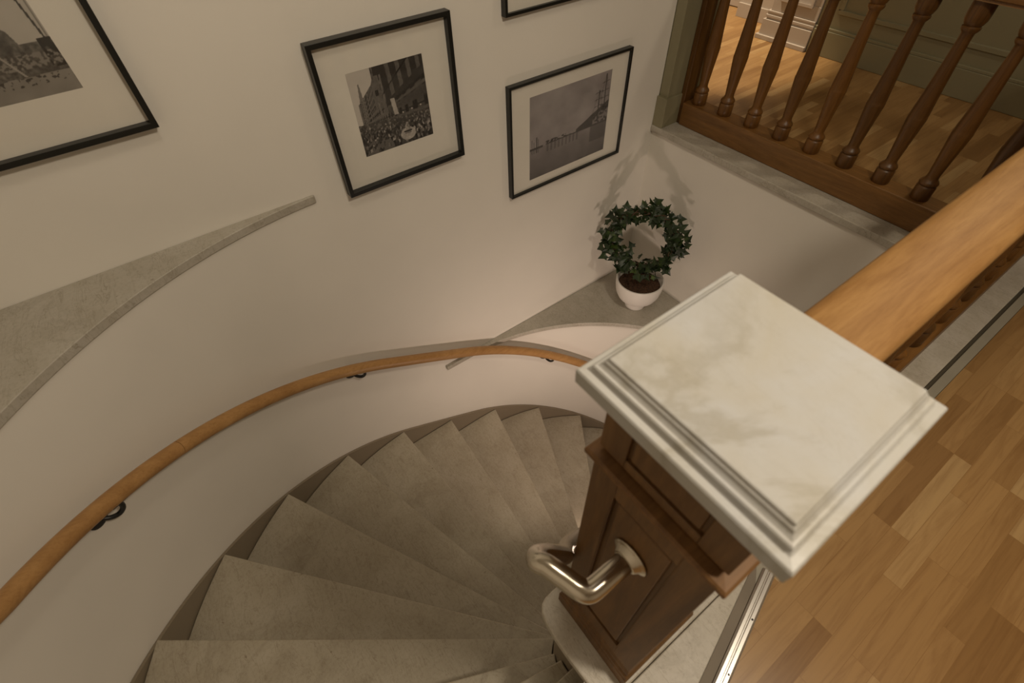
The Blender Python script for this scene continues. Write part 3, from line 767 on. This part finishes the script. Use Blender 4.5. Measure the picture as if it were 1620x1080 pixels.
rc = Vector((2.392, 1.765, ZL + .640)); RG = 0.226
ux = Vector((1.738, -2.425, 0)).normalized()            # ring plane faces the stairs
rn = Vector((-PC[0], -PC[1], 0)).normalized()
def ringp(a, r_=RG, o_=0.0): return rc + ux * (r_ * math.sin(a)) + Vector((0, 0, 1)) * (r_ * math.cos(a)) + rn * o_
g = G(); g.tube([ringp(2 * math.pi * i / 48) for i in range(49)], 0.0045, 8)
g.tube([ringp(math.pi) + Vector((0, 0, 0)), Vector((PC[0], PC[1], ZL + .21))], 0.005, 8)
for ph in (0.0, 2.1, 4.2):
    g.tube([ringp(2 * math.pi * i / 60, RG + 0.018 * math.sin(9 * 2 * math.pi * i / 60 + ph), 0.018 * math.cos(9 * 2 * math.pi * i / 60 + ph)) for i in range(61)], 0.0032, 6)
for i in range(9):
    a = random.uniform(0, 6.28); p = ringp(a); q = p + (p - rc).normalized() * random.uniform(.03, .07) + Vector([random.uniform(-.03, .03) for _ in range(3)])
    g.tube([p, (p + q) / 2 + Vector((0, 0, .01)), q], 0.002, 5)
g.build('vine_stems', MT['stem'], pv, smooth=True)
# ivy leaf outline (5 lobes), cupped
LV = [(0, -0.02), (0.20, -0.10), (0.42, -0.16), (0.40, 0.08), (0.62, 0.22), (0.32, 0.38), (0.22, 0.55), (0, 1.0), (-0.22, 0.55), (-0.32, 0.38), (-0.62, 0.22), (-0.40, 0.08), (-0.42, -0.16), (-0.20, -0.10)]
def leaf(g, p, d, up, size):
    d = d.normalized(); s_ = d.cross(up).normalized(); n_ = s_.cross(d)
    fold = random.uniform(0.05, 0.22); curl = random.uniform(0.05, 0.35)
    P = [p + (s_ * x + d * (y + .05) + n_ * (abs(x) * fold - curl * y * y * 0.6)) * size for x, y in LV]
    c = p + (d * 0.28 - n_ * 0.03) * size
    n0 = len(P); g.add(P + [c], [(i, (i + 1) % n0, n0) for i in range(n0)])
    b0 = p - d * 0.35 * size
g = G()
view = (Vector(EYE) - rc).normalized()
for i in range(270):
    a = random.uniform(0, 2 * math.pi)
    den = 1.0
    dr = random.gauss(0, 0.022); do = random.gauss(0, 0.026)
    if abs(a - math.pi) < 0.9: do = random.gauss(0.025, 0.050); dr = random.gauss(.0, .030)
    p = ringp(a, RG + dr, do)
    out = (ringp(a, RG + 0.05) - rc).normalized()
    d = (out * random.gauss(0.1, 0.7) + Vector([random.gauss(0, .6) for _ in range(3)]) + Vector((0, 0, -0.25)))
    n_ = (view * 1.0 + Vector([random.gauss(0, .55) for _ in range(3)])).normalized()
    d = (d - n_ * d.dot(n_)); 
    if d.length < .05: continue
    leaf(g, p, d, n_, random.uniform(0.040, 0.072))
for i in range(34):                                          # straggling outer leaves
    a = random.uniform(0, 2 * math.pi); p = ringp(a, RG + random.choice([-1, 1, 1, 1]) * random.uniform(.045, .068), random.gauss(0, .03))
    n_ = (view + Vector([random.gauss(0, .4) for _ in range(3)])).normalized(); d = (p - rc).normalized() + Vector([random.gauss(0, .5) for _ in range(3)])
    d = d - n_ * d.dot(n_); leaf(g, p, d, n_, random.uniform(0.045, 0.068))
g.build('foliage', MT['leaf'], pv)

# ------------------------------------------------------------------ hall beyond the far balustrade
g = G(); g.box(2.722, 3.05, 2.059, 2.129, 0.0, ZT); g.box(2.702, 3.06, 2.045, 2.129, 0.0005, 0.19)
struct(g.build('trim_jamb', MT['green'], bevel=0.004))
g = G(); g.box(2.722, 3.05, 2.131, 5.3, FL, ZT); struct(g.build('wall_hall_left', MT['green']))
# wainscot wall
g = G(); g.box(4.70, 4.85, -2.6, 2.24, FL, ZT); struct(g.build('wall_hall_far', MT['green']))
g = G()
g.box(4.672, 4.70, -2.59, 2.236, FL + .0005, 0.165); g.box(4.680, 4.70, -2.59, 2.236, 0.165, 0.185)
struct(g.build('baseboard_hall', MT['green'], bevel=0.004))
g = G()
for y1 in (2.10, 0.75, -0.6):                                 # raised panel mouldings
    y0 = y1 - 1.2
    for (a, b_, c_, d_) in ((y0, y1, 0.285, 0.315), (y0, y1, 0.80, 0.83), (y0, y0 + .03, 0.315, 0.80), (y1 - .03, y1, 0.315, 0.80)): g.box(4.686, 4.70, a, b_, c_, d_)
g.box(4.675, 4.70, -2.59, 2.236, 0.93, 0.97)
struct(g.build('trim_panel_mouldings', MT['green'], bevel=0.004))
# door pilaster with stepped plinth
g = G(); 
g.box(4.69, 5.0, 2.245, 2.66, 0.30, 2.3)
g.box(4.665, 5.01, 2.243, 2.70, FL + .0005, 0.135); g.box(4.645, 5.02, 2.242, 2.72, FL + .0005, 0.020)
g.box(4.672, 5.0, 2.243, 2.69, 0.150, 0.170); g.box(4.680, 5.0, 2.244, 2.68, 0.135, 0.20); g.box(4.676, 5.0, 2.244, 2.685, 0.185, 0.20)
g.box(4.688, 5.0, 2.245, 2.665, 0.20, 0.30)
g.box(4.672, 4.69, 2.31, 2.60, 0.28, 0.30); g.box(4.672, 4.69, 2.31, 2.33, 0.30, 2.0); g.box(4.672, 4.69, 2.58, 2.60, 0.30, 2.0)
struct(g.build('trim_door_pilaster', MT['lilac'], bevel=0.003))
g = G(); g.box(5.02, 5.14, 2.5, 3.19, FL, ZT); g.box(5.0, 5.02, 2.7, 3.19, FL + .0005, 0.10); struct(g.build('wall_far_room', MT['lilac'], bevel=0.002))
g = G(); g.box(5.26, 5.36, 3.19, 5.3, FL, ZT); struct(g.build('wall_far_room_back', MT['wall']))
dr = G().box(5.215, 5.255, 3.27, 4.1, FL + .006, 2.1).build('door_1', MT['lilac'], bevel=0.004); struct(dr)
g = G()
for (a, b_, c_, d_) in ((3.39, 3.98, .2, .22), (3.39, 3.98, .9, .92), (3.39, 3.41, .22, .9), (3.96, 3.98, .22, .9)): g.box(5.206, 5.2145, a, b_, c_, d_)
g.build('door_panel', MT['lilac'], dr)
g = G(); g.box(5.19, 5.258, 3.195, 3.265, FL + .0005, 2.2); struct(g.build('trim_door_casing', MT['lilac'], bevel=0.004))
g = G(); g.box(3.05, 6.2, 5.3, 5.4, FL, ZT); struct(g.build('wall_far_end', MT['wall']))
